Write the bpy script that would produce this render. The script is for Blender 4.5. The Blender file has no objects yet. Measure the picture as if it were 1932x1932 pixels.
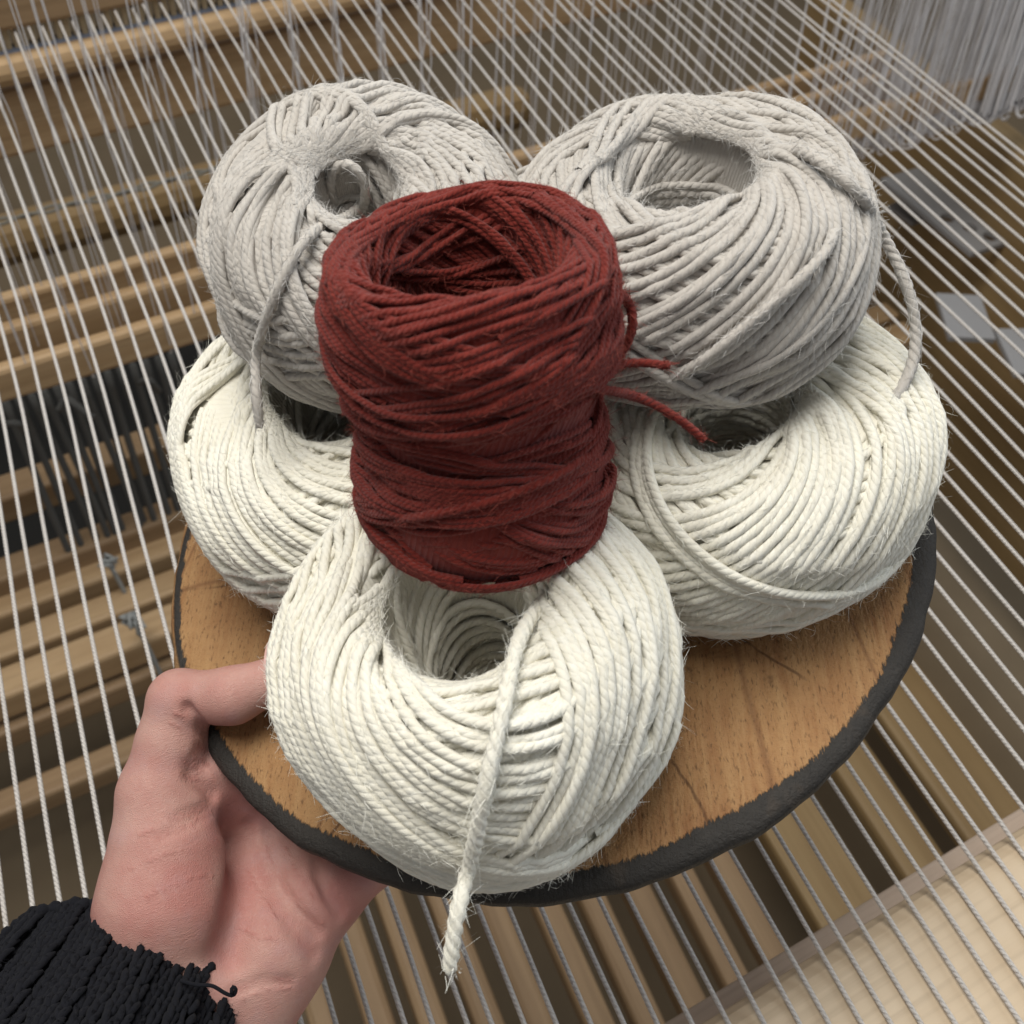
import bpy, bmesh, math, random
import numpy as np
from mathutils import Vector, Matrix
from mathutils.bvhtree import BVHTree

random.seed(5); rng = np.random.default_rng(5)
S = bpy.context.scene
COL = S.collection

# ------------------------------------------------------------------ camera
RIGHT = np.array([0.92225047, -0.38539806, 0.03037119])
UP = np.array([0.27680992, 0.71315443, 0.64403961])
FWD = np.array([0.26987097, 0.58555879, -0.76438902])
CP = np.array([0.0, 0.0, 1.25])
cd = bpy.data.cameras.new('camera'); cam = bpy.data.objects.new('camera', cd); COL.objects.link(cam)
M = Matrix(((RIGHT[0], UP[0], -FWD[0], CP[0]), (RIGHT[1], UP[1], -FWD[1], CP[1]), (RIGHT[2], UP[2], -FWD[2], CP[2]), (0, 0, 0, 1)))
cam.matrix_world = M
cd.sensor_width = 36; cd.lens = 38.78; cd.clip_start = 0.01; cd.clip_end = 50
cd.dof.use_dof = True; cd.dof.focus_distance = 0.285; cd.dof.aperture_fstop = 27
S.camera = cam
FL, C0 = 2081.15, 966.0          # focal length and centre on a 1932-wide picture

def ray(u, v):
    return RIGHT * ((u - C0) / FL) - UP * ((v - C0) / FL) + FWD
def onz(u, v, z):
    r = ray(u, v); return CP + r * (z - CP[2]) / r[2]
def atd(u, v, d):
    return CP + ray(u, v) * d

# ------------------------------------------------------------------ world, lamps, exposure
wd = bpy.data.worlds.new('World'); S.world = wd; wd.use_nodes = True
wd.node_tree.nodes['Background'].inputs[0].default_value = (0.95, 0.97, 1.0, 1)
wd.node_tree.nodes['Background'].inputs[1].default_value = 0.25
def area(name, loc, target, size, power, color):
    l = bpy.data.lights.new(name, 'AREA'); l.shape = 'RECTANGLE'; l.size, l.size_y = size; l.energy = power; l.color = color
    o = bpy.data.objects.new(name, l); COL.objects.link(o); o.location = loc
    o.rotation_euler = (Vector(target) - Vector(loc)).to_track_quat('-Z', 'Y').to_euler(); return o
area('ceiling_lamp', (-0.15, 0.45, 2.55), (0.08, 0.2, 0.95), (1.1, 0.9), 34, (1.0, 0.970, 0.915))
area('window_light', (2.3, -0.2, 2.3), (0.1, 0.2, 0.95), (1.2, 1.4), 21, (0.82, 0.91, 1.0))
S.view_settings.view_transform = 'Standard'; S.view_settings.look = 'None'
S.view_settings.exposure = 0.0; S.view_settings.gamma = 1.0; S.view_settings.use_curve_mapping = False
S.render.engine = 'CYCLES'
S.cycles.use_denoising = True
S.cycles.max_bounces = 6

# ------------------------------------------------------------------ helpers
def tag(o, label=None, cat=None, group=None, kind=None):
    if label: o['label'] = label
    if cat: o['category'] = cat
    if group: o['group'] = group
    if kind: o['kind'] = kind
    return o
def empty(name, loc=(0, 0, 0)):
    o = bpy.data.objects.new(name, None); COL.objects.link(o); o.location = loc; o.empty_display_size = .01
    return o
def link(name, me, mat=None, parent=None, loc=None):
    o = bpy.data.objects.new(name, me); COL.objects.link(o)
    if mat is not None and not me.materials: me.materials.append(mat)
    if loc is not None: o.location = loc
    if parent is not None: set_parent(o, parent)
    return o
def set_parent(o, p):
    o.parent = p
    wm = Matrix.Translation(p.location) if p.parent is None else Matrix.Translation(p.location) @ Matrix.Translation(p.parent.location)
    o.matrix_parent_inverse = wm.inverted() if p.type == 'EMPTY' else Matrix.Identity(4)
def mesh_np(name, V, Fq, uv=None, smooth=True):
    """V (n,3), Fq (m,k) faces of one size, uv (m*k,2)"""
    me = bpy.data.meshes.new(name)
    V = np.ascontiguousarray(V, dtype=np.float32); Fq = np.ascontiguousarray(Fq, dtype=np.int32)
    m, k = Fq.shape
    me.vertices.add(len(V)); me.vertices.foreach_set('co', V.ravel())
    me.loops.add(m * k); me.loops.foreach_set('vertex_index', Fq.ravel())
    me.polygons.add(m); me.polygons.foreach_set('loop_start', np.arange(0, m * k, k, dtype=np.int32))
    me.polygons.foreach_set('use_smooth', np.full(m, smooth, dtype=bool))
    if uv is not None:
        l = me.uv_layers.new(name='UVMap'); l.data.foreach_set('uv', np.ascontiguousarray(uv, dtype=np.float32).ravel())
    me.update(calc_edges=True); me.validate()
    return me
def tube_arrays(P, rad, N=None, m=8, squash=1.0, u_scale=1.0, caps=False, keep=None, lobes=0, lobe_amp=0.0, twist=0.0, base=0):
    """swept tube round polyline P; N = reference normals; returns V, F, UV"""
    P = np.asarray(P, float); n = len(P)
    rad = np.broadcast_to(np.asarray(rad, float), (n,))
    T = np.gradient(P, axis=0); T /= np.linalg.norm(T, axis=1, keepdims=True) + 1e-12
    if N is None:
        N = np.zeros_like(P); a = np.array([0, 0, 1.]) if abs(T[0, 2]) < .9 else np.array([1., 0, 0])
        c = a - T[0] * (a @ T[0]); c /= np.linalg.norm(c)
        for i in range(n):
            c = c - T[i] * (c @ T[i]); c /= np.linalg.norm(c) + 1e-12; N[i] = c
    else:
        N = N - T * (N * T).sum(1, keepdims=True); N /= np.linalg.norm(N, axis=1, keepdims=True) + 1e-12
    B = np.cross(T, N)
    s = np.r_[0, np.cumsum(np.linalg.norm(np.diff(P, axis=0), axis=1))]
    a = np.arange(m) / m * 2 * np.pi
    ca, sa = np.cos(a), np.sin(a)
    rr = np.ones((n, m))
    if lobes:
        rr = 1 + lobe_amp * (np.abs(np.cos((lobes * a[None, :] + twist * s[:, None]) / 2)) - .65)
    V = P[:, None, :] + rad[:, None, None] * rr[:, :, None] * (ca[None, :, None] * N[:, None, :] * squash + sa[None, :, None] * B[:, None, :])
    i = np.arange(n - 1)[:, None]; j = np.arange(m)[None, :]; j2 = (j + 1) % m
    F = np.stack([i * m + j, i * m + j2, (i + 1) * m + j2, (i + 1) * m + j], -1).reshape(-1, 4)
    u0 = np.broadcast_to((s[:-1] * u_scale)[:, None], (n - 1, m)); u1 = np.broadcast_to((s[1:] * u_scale)[:, None], (n - 1, m))
    v0 = np.broadcast_to(j / m, (n - 1, m)); v1 = np.broadcast_to((j + 1) / m, (n - 1, m))
    UV = np.stack([np.stack([u0, v0], -1), np.stack([u0, v1], -1), np.stack([u1, v1], -1), np.stack([u1, v0], -1)], 2).reshape(-1, 4, 2)
    if keep is not None:
        kk = np.repeat(keep[:-1] | keep[1:], m); F = F[kk]; UV = UV[kk]
    V = V.reshape(-1, 3)
    if caps:
        nv = len(V); V = np.vstack([V, P[0], P[-1]])
        e = (n - 1) * m
        jj = np.arange(m); k2 = (jj + 1) % m
        F = np.vstack([F, np.stack([np.full(m, nv), k2, jj, jj], -1), np.stack([np.full(m, nv + 1), e + jj, e + k2, e + k2], -1)])
        UV = np.concatenate([UV, np.zeros((2 * m, 4, 2))])
    return V, F + base, UV
def tube_obj(name, P, rad, mat, parent=None, caps=True, **kw):
    V, F, UV = tube_arrays(P, rad, caps=caps, **kw)
    if caps:   # caps as triangles stored with a doubled corner: write them as tris
        return link(name, mesh_mixed(name, V, F, UV), mat, parent)
    return link(name, mesh_np(name, V, F, UV), mat, parent)
def mesh_mixed(name, V, F, UV):
    me = bpy.data.meshes.new(name)
    tri = F[:, 2] == F[:, 3]
    cnt = np.where(tri, 3, 4); st = np.r_[0, np.cumsum(cnt)[:-1]]
    lv = []; lu = []
    mask = np.ones(F.shape, bool); mask[tri, 3] = False
    lv = F[mask]; lu = UV[mask]
    me.vertices.add(len(V)); me.vertices.foreach_set('co', np.asarray(V, np.float32).ravel())
    me.loops.add(len(lv)); me.loops.foreach_set('vertex_index', lv.astype(np.int32))
    me.polygons.add(len(F)); me.polygons.foreach_set('loop_start', st.astype(np.int32))
    me.polygons.foreach_set('use_smooth', np.ones(len(F), bool))
    l = me.uv_layers.new(name='UVMap'); l.data.foreach_set('uv', lu.astype(np.float32).ravel())
    me.update(calc_edges=True); me.validate()
    return me
def resample(P, step):
    P = np.asarray(P, float)
    # Catmull-Rom through the points, then even spacing
    Q = np.vstack([2 * P[0] - P[1], P, 2 * P[-1] - P[-2]]); out = []
    for i in range(1, len(Q) - 2):
        t = np.linspace(0, 1, 24, endpoint=False)[:, None]
        a, b, c, d = Q[i - 1], Q[i], Q[i + 1], Q[i + 2]
        out.append(.5 * ((2 * b) + (c - a) * t + (2 * a - 5 * b + 4 * c - d) * t ** 2 + (3 * b - a - 3 * c + d) * t ** 3))
    out = np.vstack(out + [P[-1:]])
    s = np.r_[0, np.cumsum(np.linalg.norm(np.diff(out, axis=0), axis=1))]
    n = max(2, int(s[-1] / step) + 1); q = np.linspace(0, s[-1], n)
    return np.stack([np.interp(q, s, out[:, k]) for k in range(3)], -1)

# ------------------------------------------------------------------ materials
def new_mat(name):
    m = bpy.data.materials.new(name); m.use_nodes = True
    return m, m.node_tree, m.node_tree.nodes['Principled BSDF']
def nd(nt, t, **kw):
    n = nt.nodes.new(t)
    for k, v in kw.items():
        if k.startswith('i_'): n.inputs[k[2:].replace('_', ' ')].default_value = v
        else: setattr(n, k, v)
    return n
def mth(nt, op, a, b=None, clamp=False):
    n = nt.nodes.new('ShaderNodeMath'); n.operation = op; n.use_clamp = clamp
    for i, x in enumerate((a, b)):
        if x is None: continue
        if isinstance(x, (int, float)): n.inputs[i].default_value = x
        else: nt.links.new(x, n.inputs[i])
    return n.outputs[0]
def ramp(nt, fac, stops):
    r = nt.nodes.new('ShaderNodeValToRGB'); e = r.color_ramp.elements
    while len(e) < len(stops): e.new(.5)
    for el, (p, c) in zip(e, stops): el.position = p; el.color = (*c, 1)
    nt.links.new(fac, r.inputs[0]); return r.outputs[0]
def mixc(nt, fac, a, b, blend='MIX'):
    n = nt.nodes.new('ShaderNodeMix'); n.data_type = 'RGBA'; n.blend_type = blend
    for sock, x in ((n.inputs[0], fac), (n.inputs[6], a), (n.inputs[7], b)):
        if isinstance(x, (int, float)): sock.default_value = x
        elif isinstance(x, tuple): sock.default_value = (*x, 1)
        else: nt.links.new(x, sock)
    return n.outputs[2]
def noise(nt, vec, scale, detail=3, rough=.55, dist=0):
    n = nd(nt, 'ShaderNodeTexNoise'); n.inputs['Scale'].default_value = scale; n.inputs['Detail'].default_value = detail
    n.inputs['Roughness'].default_value = rough; n.inputs['Distortion'].default_value = dist
    if vec is not None: nt.links.new(vec, n.inputs['Vector'])
    return n.outputs[0]
def mapping(nt, vec, scale=(1, 1, 1), rot=(0, 0, 0)):
    n = nd(nt, 'ShaderNodeMapping'); n.inputs['Scale'].default_value = scale; n.inputs['Rotation'].default_value = rot
    nt.links.new(vec, n.inputs['Vector']); return n.outputs[0]
def bump(nt, bs, h, strength, dist):
    b = nd(nt, 'ShaderNodeBump'); b.inputs['Strength'].default_value = strength; b.inputs['Distance'].default_value = dist
    nt.links.new(h, b.inputs['Height']); nt.links.new(b.outputs[0], bs.inputs['Normal'])

def yarn_mat(name, c1, c2, c3, nply=3, bs_strength=.50, dist=.0005, sheen=.25, fleck=None):
    """wool yarn: UV u counts plies along the strand, v runs round it"""
    m, nt, bs = new_mat(name)
    uv = nd(nt, 'ShaderNodeUVMap', uv_map='UVMap').outputs[0]
    sp = nd(nt, 'ShaderNodeSeparateXYZ'); nt.links.new(uv, sp.inputs[0])
    ph = mth(nt, 'ADD', mth(nt, 'MULTIPLY', sp.outputs[1], float(nply)), sp.outputs[0])
    h1 = mth(nt, 'POWER', mth(nt, 'ABSOLUTE', mth(nt, 'SINE', mth(nt, 'MULTIPLY', ph, math.pi))), .75)
    geo = nd(nt, 'ShaderNodeTexCoord').outputs['Object']
    cmb = nd(nt, 'ShaderNodeCombineXYZ')
    nt.links.new(mth(nt, 'MULTIPLY', ph, 5.0), cmb.inputs[0]); nt.links.new(mth(nt, 'MULTIPLY', sp.outputs[0], .55), cmb.inputs[1])
    fib = noise(nt, cmb.outputs[0], 1.6, 3, .7)
    fine = noise(nt, geo, 2600, 2, .6)
    h = mth(nt, 'ADD', mth(nt, 'ADD', h1, mth(nt, 'MULTIPLY', fib, .8)), mth(nt, 'MULTIPLY', fine, .35))
    bump(nt, bs, h, bs_strength, dist)
    big = noise(nt, geo, 55, 3, .6)
    mid = noise(nt, geo, 420, 3, .6)
    col = mixc(nt, ramp_f(nt, big, .35, .7), c1, c2)
    col = mixc(nt, mth(nt, 'MULTIPLY', ramp_f(nt, mid, .45, .75), .55), col, c3)
    col = mixc(nt, mth(nt, 'MULTIPLY', fib, .35), col, c3)
    if fleck is not None:
        col = mixc(nt, mth(nt, 'MULTIPLY', ramp_f(nt, noise(nt, geo, 1500, 2, .5), .66, .74), .6), col, fleck)
    nt.links.new(col, bs.inputs['Base Color'])
    bs.inputs['Roughness'].default_value = .95; bs.inputs['Specular IOR Level'].default_value = .15
    bs.inputs['Sheen Weight'].default_value = sheen; bs.inputs['Sheen Roughness'].default_value = .6
    return m
def ramp_f(nt, f, a, b):
    n = nd(nt, 'ShaderNodeMapRange'); n.inputs[1].default_value = a; n.inputs[2].default_value = b; n.clamp = True
    nt.links.new(f, n.inputs[0]); return n.outputs[0]

M_white = yarn_mat('white_wool', (.79, .76, .655), (.76, .72, .595), (.84, .825, .75))
M_grey = yarn_mat('grey_wool', (.50, .465, .42), (.45, .415, .37), (.58, .55, .505))
M_red = yarn_mat('red_wool', (.165, .0165, .0100), (.120, .0110, .0075), (.235, .030, .018), dist=.00035, bs_strength=.75, sheen=.12, fleck=(.30, .10, .085))
M_warp = yarn_mat('warp_cotton', (.68, .64, .595), (.63, .585, .545), (.75, .715, .675), nply=2, bs_strength=1.0, dist=.0007, sheen=.05)
def plain(name, c, rough=.8, var=.12, scale=60, bumpd=0, spec=.3, sheen=0):
    m, nt, bs = new_mat(name)
    geo = nd(nt, 'ShaderNodeTexCoord').outputs['Object']
    f = noise(nt, geo, scale, 4, .6)
    nt.links.new(mixc(nt, f, tuple(x * (1 - var) for x in c), tuple(min(1, x * (1 + var)) for x in c)), bs.inputs['Base Color'])
    bs.inputs['Roughness'].default_value = rough; bs.inputs['Specular IOR Level'].default_value = spec
    bs.inputs['Sheen Weight'].default_value = sheen
    if bumpd: bump(nt, bs, noise(nt, geo, scale * 8, 3, .6), .6, bumpd)
    return m
M_fuzz_w = plain('white_fibre', (.80, .79, .72), .9, .1)
M_fuzz_g = plain('grey_fibre', (.56, .545, .52), .9, .1)
M_fuzz_r = plain('red_fibre', (.24, .055, .04), .9, .3, 900)
M_string = plain('heddle_string', (.70, .68, .68), .85)
M_cord = plain('grey_cord', (.10, .10, .095), .9)
M_shade = plain('painted_shade', (.018, .017, .015), .8)  # near black that stands in for deep shade inside the loom
M_white_plate = plain('white_plate', (.26, .255, .255), .5, .06, 20)
M_rod = plain('steel_rod', (.16, .18, .23), .45, .1, 30, spec=.5)
M_dent = plain('reed_dent', (.42, .34, .22), .6)
M_sweater = plain('black_wool', (.0115, .012, .0155), .95, .35, 900, .0003, .1, .02)
M_floor = plain('floor_boards', (.17, .125, .075), .7, .25, 6)
def wood(name, dark, light, scale=1.0, rough=.55, contrast=(.35, .7)):
    """straight grain along local X"""
    m, nt, bs = new_mat(name)
    tc = nd(nt, 'ShaderNodeTexCoord').outputs['Object']
    oi = nd(nt, 'ShaderNodeObjectInfo').outputs['Random']
    off = nd(nt, 'ShaderNodeVectorMath', operation='ADD'); cb = nd(nt, 'ShaderNodeCombineXYZ')
    for k in range(3): nt.links.new(mth(nt, 'MULTIPLY', oi, 3.7 + k * 5.1), cb.inputs[k])
    nt.links.new(tc, off.inputs[0]); nt.links.new(cb.outputs[0], off.inputs[1]); v = off.outputs[0]
    g = noise(nt, mapping(nt, v, (2.2 * scale, 55 * scale, 55 * scale)), 1.0, 4, .6, .4)
    f = noise(nt, mapping(nt, v, (14 * scale, 520 * scale, 520 * scale)), 1.0, 3, .6)
    col = mixc(nt, ramp_f(nt, g, *contrast), dark, light)
    col = mixc(nt, mth(nt, 'MULTIPLY', ramp_f(nt, f, .5, .75), .35), col, tuple(x * .55 for x in dark))
    col = mixc(nt, mth(nt, 'MULTIPLY', ramp_f(nt, noise(nt, v, 9, 3), .35, .75), .3), col, tuple(x * .7 for x in dark))
    nt.links.new(col, bs.inputs['Base Color']); bs.inputs['Roughness'].default_value = rough
    bs.inputs['Specular IOR Level'].default_value = .3
    bump(nt, bs, mth(nt, 'ADD', f, mth(nt, 'MULTIPLY', g, .6)), .35, .0005)
    return m
M_pine = wood('pine_bar', (.38, .245, .125), (.53, .37, .21))
M_pine_dark = wood('aged_bar', (.25, .16, .085), (.35, .235, .13))
M_pine_light = wood('pale_beam', (.54, .42, .285), (.63, .51, .365), .6)
M_ochre = wood('ochre_side', (.24, .155, .068), (.32, .22, .105), .6)
M_lath = wood('pale_lath', (.42, .33, .26), (.52, .42, .34))

def box_mesh(name, lx, ly, lz, bev=.002, seg=2):
    bm = bmesh.new(); bmesh.ops.create_cube(bm, size=1)
    bmesh.ops.scale(bm, vec=(lx, ly, lz), verts=bm.verts)
    if bev: bmesh.ops.bevel(bm, geom=bm.edges[:], offset=bev, segments=seg, affect='EDGES', profile=.5)
    me = bpy.data.meshes.new(name); bm.to_mesh(me); bm.free()
    return me
def orient(o, xdir, zdir, loc):
    x = Vector(xdir).normalized(); z = Vector(zdir); z = (z - x * z.dot(x)).normalized(); y = z.cross(x)
    o.matrix_world = Matrix(((x.x, y.x, z.x, loc[0]), (x.y, y.y, z.y, loc[1]), (x.z, y.z, z.z, loc[2]), (0, 0, 0, 1)))
    return o
TH = math.radians(6); DX = np.array([math.cos(TH), math.sin(TH), 0.]); DY = np.array([-math.sin(TH), math.cos(TH), 0.]); ZZ = np.array([0, 0, 1.])
def bar(name, u, v, z, wid, hei, mat, x0=-.35, x1=.8, label=None, cat=None, group=None, bev=.004, roll=0.0, parent=None, dx=DX):
    """a bar along the loom's cross direction whose centre line passes the point seen at (u, v) at height z"""
    c = onz(u, v, z); t0 = (x0 - c[0]) / dx[0]; t1 = (x1 - c[0]) / dx[0]
    mid = c + dx * (t0 + t1) / 2
    me = box_mesh(name, t1 - t0, wid, hei, bev)
    o = link(name, me, mat)
    zd = ZZ * math.cos(roll) + np.cross(dx, ZZ) * math.sin(roll)
    orient(o, dx, zd, mid)
    if label: tag(o, label, cat, group)
    return o

def keep_parent(o, p):
    o.parent = p; o.matrix_parent_inverse = Matrix.Translation(p.location).inverted()
# ------------------------------------------------------------------ floor
me = mesh_np('floor', [(-3, -2, 0), (4, -2, 0), (4, 5, 0), (-3, 5, 0)], np.array([[0, 1, 2, 3]]), smooth=False)
tag(link('floor', me, M_floor), kind='structure')

# ------------------------------------------------------------------ loom
ZW = .85
# breast beam under the warp, and the pale lath in front of it
cb_ = onz(1620, 1740, ZW - .003)
def beam_at(off_y, z, wid, hei, name, mat, bev):
    L = 1.3; c = cb_ + DY * off_y; c = np.array([c[0], c[1], z]); me = box_mesh(name, L, wid, hei, bev, 4)
    return orient(link(name, me, mat), DX, ZZ, c)
bb = beam_at(-.062, ZW - .0016 - .03, .124, .06, 'breast_beam', M_pine_light, .012)
tag(bb, 'pale smooth wooden beam under the warp threads in the lower right corner', 'beam')
la = beam_at(.007, ZW - .055, .011, .012, 'lath', M_lath, .002)
tag(la, 'thin greyish wooden lath running along the edge of the pale beam', 'lath')

# warp: one thing of many threads
warp = empty('loom_warp', (0.2, .4, ZW)); tag(warp, 'sheet of parallel off white warp threads stretched across the loom', 'warp threads')
xs = []; x = -.150
while x < .580:
    xs.append(x); x += float(rng.choice([.0086, .0097, .0105, .0112], p=[.2, .4, .3, .1])) * (1.0 if x < .05 else 1.08 if x < .25 else 1.18)
xs += [.583]
for i, x in enumerate(xs):
    fan = 0.010 * rng.normal() * .3
    ys = np.r_[np.linspace(-.10, .62, 10), np.linspace(.70, 1.05, 6)]
    lift = [.0012, -.001, .0004, -.0014][i % 4]
    P = np.stack([x + .00035 * rng.normal(size=len(ys)) + (ys - .3) * .006 * rng.normal() * .3 + np.clip(ys - .5, 0, 1) * min(0, x - .25) * .22, ys,
                  np.full_like(ys, ZW) + lift * np.clip((ys - .25) / .35, 0, 1) + .0004 * rng.normal(size=len(ys)) - .0015 * rng.random() * np.sin((ys + .1) * 2.7)], -1)
    P = resample(P, .012)
    tube_obj('warp_thread', P, .00090, M_warp, warp, caps=False, m=8, u_scale=1 / .0022)

# four heddle shafts: lower stick and hanging string heddles
def heddle_mesh(hw, top, bot, sr=.0004):
    """two strings from the top stick down round the lower stick, an eye at warp height (local z = 0)"""
    z = np.r_[np.linspace(top, .03, 6), np.linspace(.022, -.022, 7), np.linspace(-.03, -bot, 8)]
    w = np.r_[np.linspace(hw, .0012, 6), .0006 + .0026 * np.abs(np.cos(np.linspace(-1.57, 1.57, 7))), np.linspace(.0012, hw, 8)]
    Vs = []; Fs = []; Us = []; b = 0
    for s in (-1, 1):
        P = np.stack([np.zeros_like(z), s * w, z], -1)
        V, F, U = tube_arrays(P, sr, m=4, base=b); Vs.append(V); Fs.append(F); Us.append(U); b += len(V)
    a = np.linspace(0, math.pi, 7); P = np.stack([np.zeros(7), hw * np.cos(a), -bot - .004 - hw * np.sin(a)], -1)
    V, F, U = tube_arrays(P, sr * 1.4, m=4, base=b); Vs.append(V); Fs.append(F); Us.append(U)
    me = mesh_np('heddle', np.vstack(Vs), np.vstack(Fs), np.concatenate(Us)); me.materials.append(M_string); return me
ZB = .685
hed = heddle_mesh(.007, .25, .172)
hed_b = heddle_mesh(.0085, .35, .19, .0006); hed_c = heddle_mesh(.0085, .35, .19, .0013)
ordw = ['nearest', 'middle', 'farthest']
for k, v0 in enumerate((722, 648, 590)):
    c = onz(0, v0, ZB)
    sh = empty('heddle_shaft', tuple(c + DX * .3))
    tag(sh, f'wooden heddle stick with hanging white string heddles, {ordw[k]} of the row under the warp' if k else
        'nearest light wooden heddle stick with white string heddles bunched at its right end', 'heddle shaft', 'heddle shafts of the loom')
    b = bar('lower_stick', 0, v0, ZB, .012, .030, M_pine if k == 0 else M_pine_dark if k == 3 else M_pine, -.4, .80 if k else 1.0, bev=.004)
    keep_parent(b, sh)
    pos = [x for i, x in enumerate(xs) if i % 3 == k]
    for x in pos:
        y = c[1] + (x - c[0]) * math.tan(TH)
        xx = x + max(0, y - .5) * min(0, x - .25) * .22
        h = bpy.data.objects.new('heddle', hed); COL.objects.link(h); h.parent = sh
        h.location = Vector((xx, y, ZW)) - sh.location; h.rotation_euler = (rng.normal() * .02, rng.normal() * .015, rng.normal() * .5)
    if k == 0:
        for q in range(190):
            x = .60 + .36 * math.sqrt(q / 190) + rng.normal() * .004
            y = c[1] + (x - c[0]) * math.tan(TH)
            h = bpy.data.objects.new('heddle', hed_b if q < 95 else hed_c); COL.objects.link(h); h.parent = sh
            h.location = Vector((x, y, ZW + rng.normal() * .002)) - sh.location
            h.rotation_euler = (rng.normal() * .03, rng.normal() * .03, rng.normal() * .35)

# beater with its reed, far left behind the heddles
def plane_pt(u, v, y0):
    r = ray(u, v); t = (y0 - CP[1] + math.tan(TH) * CP[0]) / (r[1] - math.tan(TH) * r[0]); return CP + r * t
def bar_y(name, v0, v1, y0, depth, mat, x0, x1, bev=.004):
    a, b = plane_pt(0, v0, y0), plane_pt(0, v1, y0); z = (a[2] + b[2]) / 2; hei = abs(a[2] - b[2])
    c = np.array([0, y0, z]); L = (x1 - x0) / DX[0]; mid = c + DX * ((x0 + x1) / 2 / DX[0]) + DY * depth / 2
    o = link(name, box_mesh(name, L, depth, hei, bev), mat); orient(o, DX, ZZ, mid); return o, z, hei
YB = .865
beater = empty('beater', (0.1, YB, .6)); tag(beater, 'wooden beater frame at upper left with a pale rounded rail round the reed', 'beater')
o, z, h = bar_y('cap_rail', -110, 64, YB - .004, .04, M_pine_dark, -.6, 1.0); keep_parent(o, beater)
reed = empty('reed', (0.1, YB, .62)); tag(reed, 'row of thin tan reed dents over a blue grey rod at upper left', 'reed')
o, z, h = bar_y('reed_rod', 101, 121, YB, .012, M_rod, -.6, 1.0, .005); keep_parent(o, reed)
a, b = plane_pt(0, 62, YB), plane_pt(0, 93, YB)
dm = box_mesh('dent', .0042, .004, abs(a[2] - b[2]) + .01, .0006, 1); dm.materials.append(M_dent)
for i in range(110):
    x = -.22 + i * .0062; o = bpy.data.objects.new('dent', dm); COL.objects.link(o)
    o.location = (x, YB + .006 + x * math.tan(TH), (a[2] + b[2]) / 2); o.rotation_euler = (0, 0, TH)
    o.parent = reed; o.matrix_parent_inverse = Matrix.Translation(reed.location).inverted()
o, z, h = bar_y('reed_gap_shade', 92, 106, YB + .010, .004, M_shade, -.6, 1.0, 0); keep_parent(o, reed)  # added black strip, painted shade for the gap between dents and rod
o, z, h = bar_y('race_rail', 122, 176, YB - .012, .03, M_pine, -.6, .36, .008); keep_parent(o, beater)
o, z, h = bar_y('face_board', 177, 305, YB + .004, .02, M_pine, -.6, .6, .004); keep_parent(o, beater)

# cross bars deeper in the loom, left stack of lamms and things behind
names = []
def lamm(u, v, z, wid, hei, mat, label, x0=-.6, x1=.9, **kw):
    return bar('lamm', u, v, z, wid, hei, mat, x0, x1, label, 'bar', 'lamm bars under the warp', **kw)
o = bar('cloth_roller', 0, 455, .50, .05, .05, M_ochre, -.6, .55, 'olive brown round-edged roller below the pale twisted cord at left', 'roller', bev=.018)
P = np.array([onz(u, v, .56) for u, v in ((-120, 447), (0, 418), (60, 404), (120, 388), (200, 372), (300, 345), (392, 322), (520, 290), (640, 268))])
P = resample(P, .004); s_ = np.arange(len(P)); off = np.stack([np.zeros(len(P)), np.zeros(len(P)), .0022 * np.sin(s_ * .5)], -1)
M_lcord = plain('lease_cord_cotton', (.22, .21, .18), .9)
cordp = empty('lease_cord', tuple(P[0])); tag(cordp, 'pale loosely twisted cord running across the loom at left', 'cord')
for sg in (1, -1):
    tube_obj('cord_strand', P + sg * off + sg * np.array([0, .0015, 0]), .0020, M_lcord, cordp, m=6)
lamm(0, 1100, .36, .030, .040, M_pine_dark, 'brown wooden bar at left edge, uppermost of the four stacked lower bars')
lamm(0, 1165, .34, .026, .034, M_pine, 'second of the four stacked lower wooden bars at left edge')
lamm(0, 1241, .34, .030, .036, M_pine, 'third of the four stacked lower wooden bars at left edge')
lamm(0, 1312, .34, .034, .036, M_pine, 'lowest of the four stacked wooden bars at left edge')
lamm(0, 1392, .30, .016, .030, M_pine_dark, 'thin dark wooden bar below the four stacked bars at left')
lamm(0, 1530, .26, .026, .03, M_pine_dark, 'dim wooden bar left of the thumb, nearest the hand')
lamm(180, 884, .40, .035, .035, M_pine_dark, 'reddish brown bar crossing below the grey cords at left')
lamm(1650, 520, .45, .030, .03, M_pine, 'short wooden bar seen right of the grey yarn ball, upper one', x0=.36, x1=.66)
lamm(1720, 570, .42, .034, .03, M_pine, 'short wooden bar seen right of the grey yarn ball, lower one', x0=.36, x1=.66)
lamm(1600, 190, .52, .03, .03, M_pine_dark, 'dark wooden bar behind the heddles at upper right', x0=.1, x1=.9)
# dark panel added as painted shade under the loom, with grey tie-up cords
c = onz(120, 850, .14); o = link('shade_panel', box_mesh('shade_panel', .9, .34, .02, .003), M_shade); orient(o, DX, ZZ, c + DX * .1)
tag(o, 'dark panel standing in for the shade low under the loom behind the grey cords', 'panel')
ordn = ['first', 'second', 'third', 'fourth', 'fifth', 'sixth', 'seventh', 'eighth', 'ninth', 'tenth', 'eleventh', 'twelfth', 'thirteenth', 'fourteenth']
for i in range(14):
    u = 10 + i * 24; v = 800 - u * .29
    p0 = onz(u, v - 40, .58); p1 = p0.copy(); p1[2] = .22
    pts = [p0, (p0 + p1) / 2 + rng.normal(size=3) * .002, p1]
    o = tube_obj('tie_up_cord', resample(np.array(pts), .02), .0032, M_cord, m=6)
    if i in (2, 7, 12):
        pass
    tag(o, f'dark grey tie-up cord over the shade panel, {ordn[i]} from the left', 'cord', 'grey tie-up cords at left')
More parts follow.
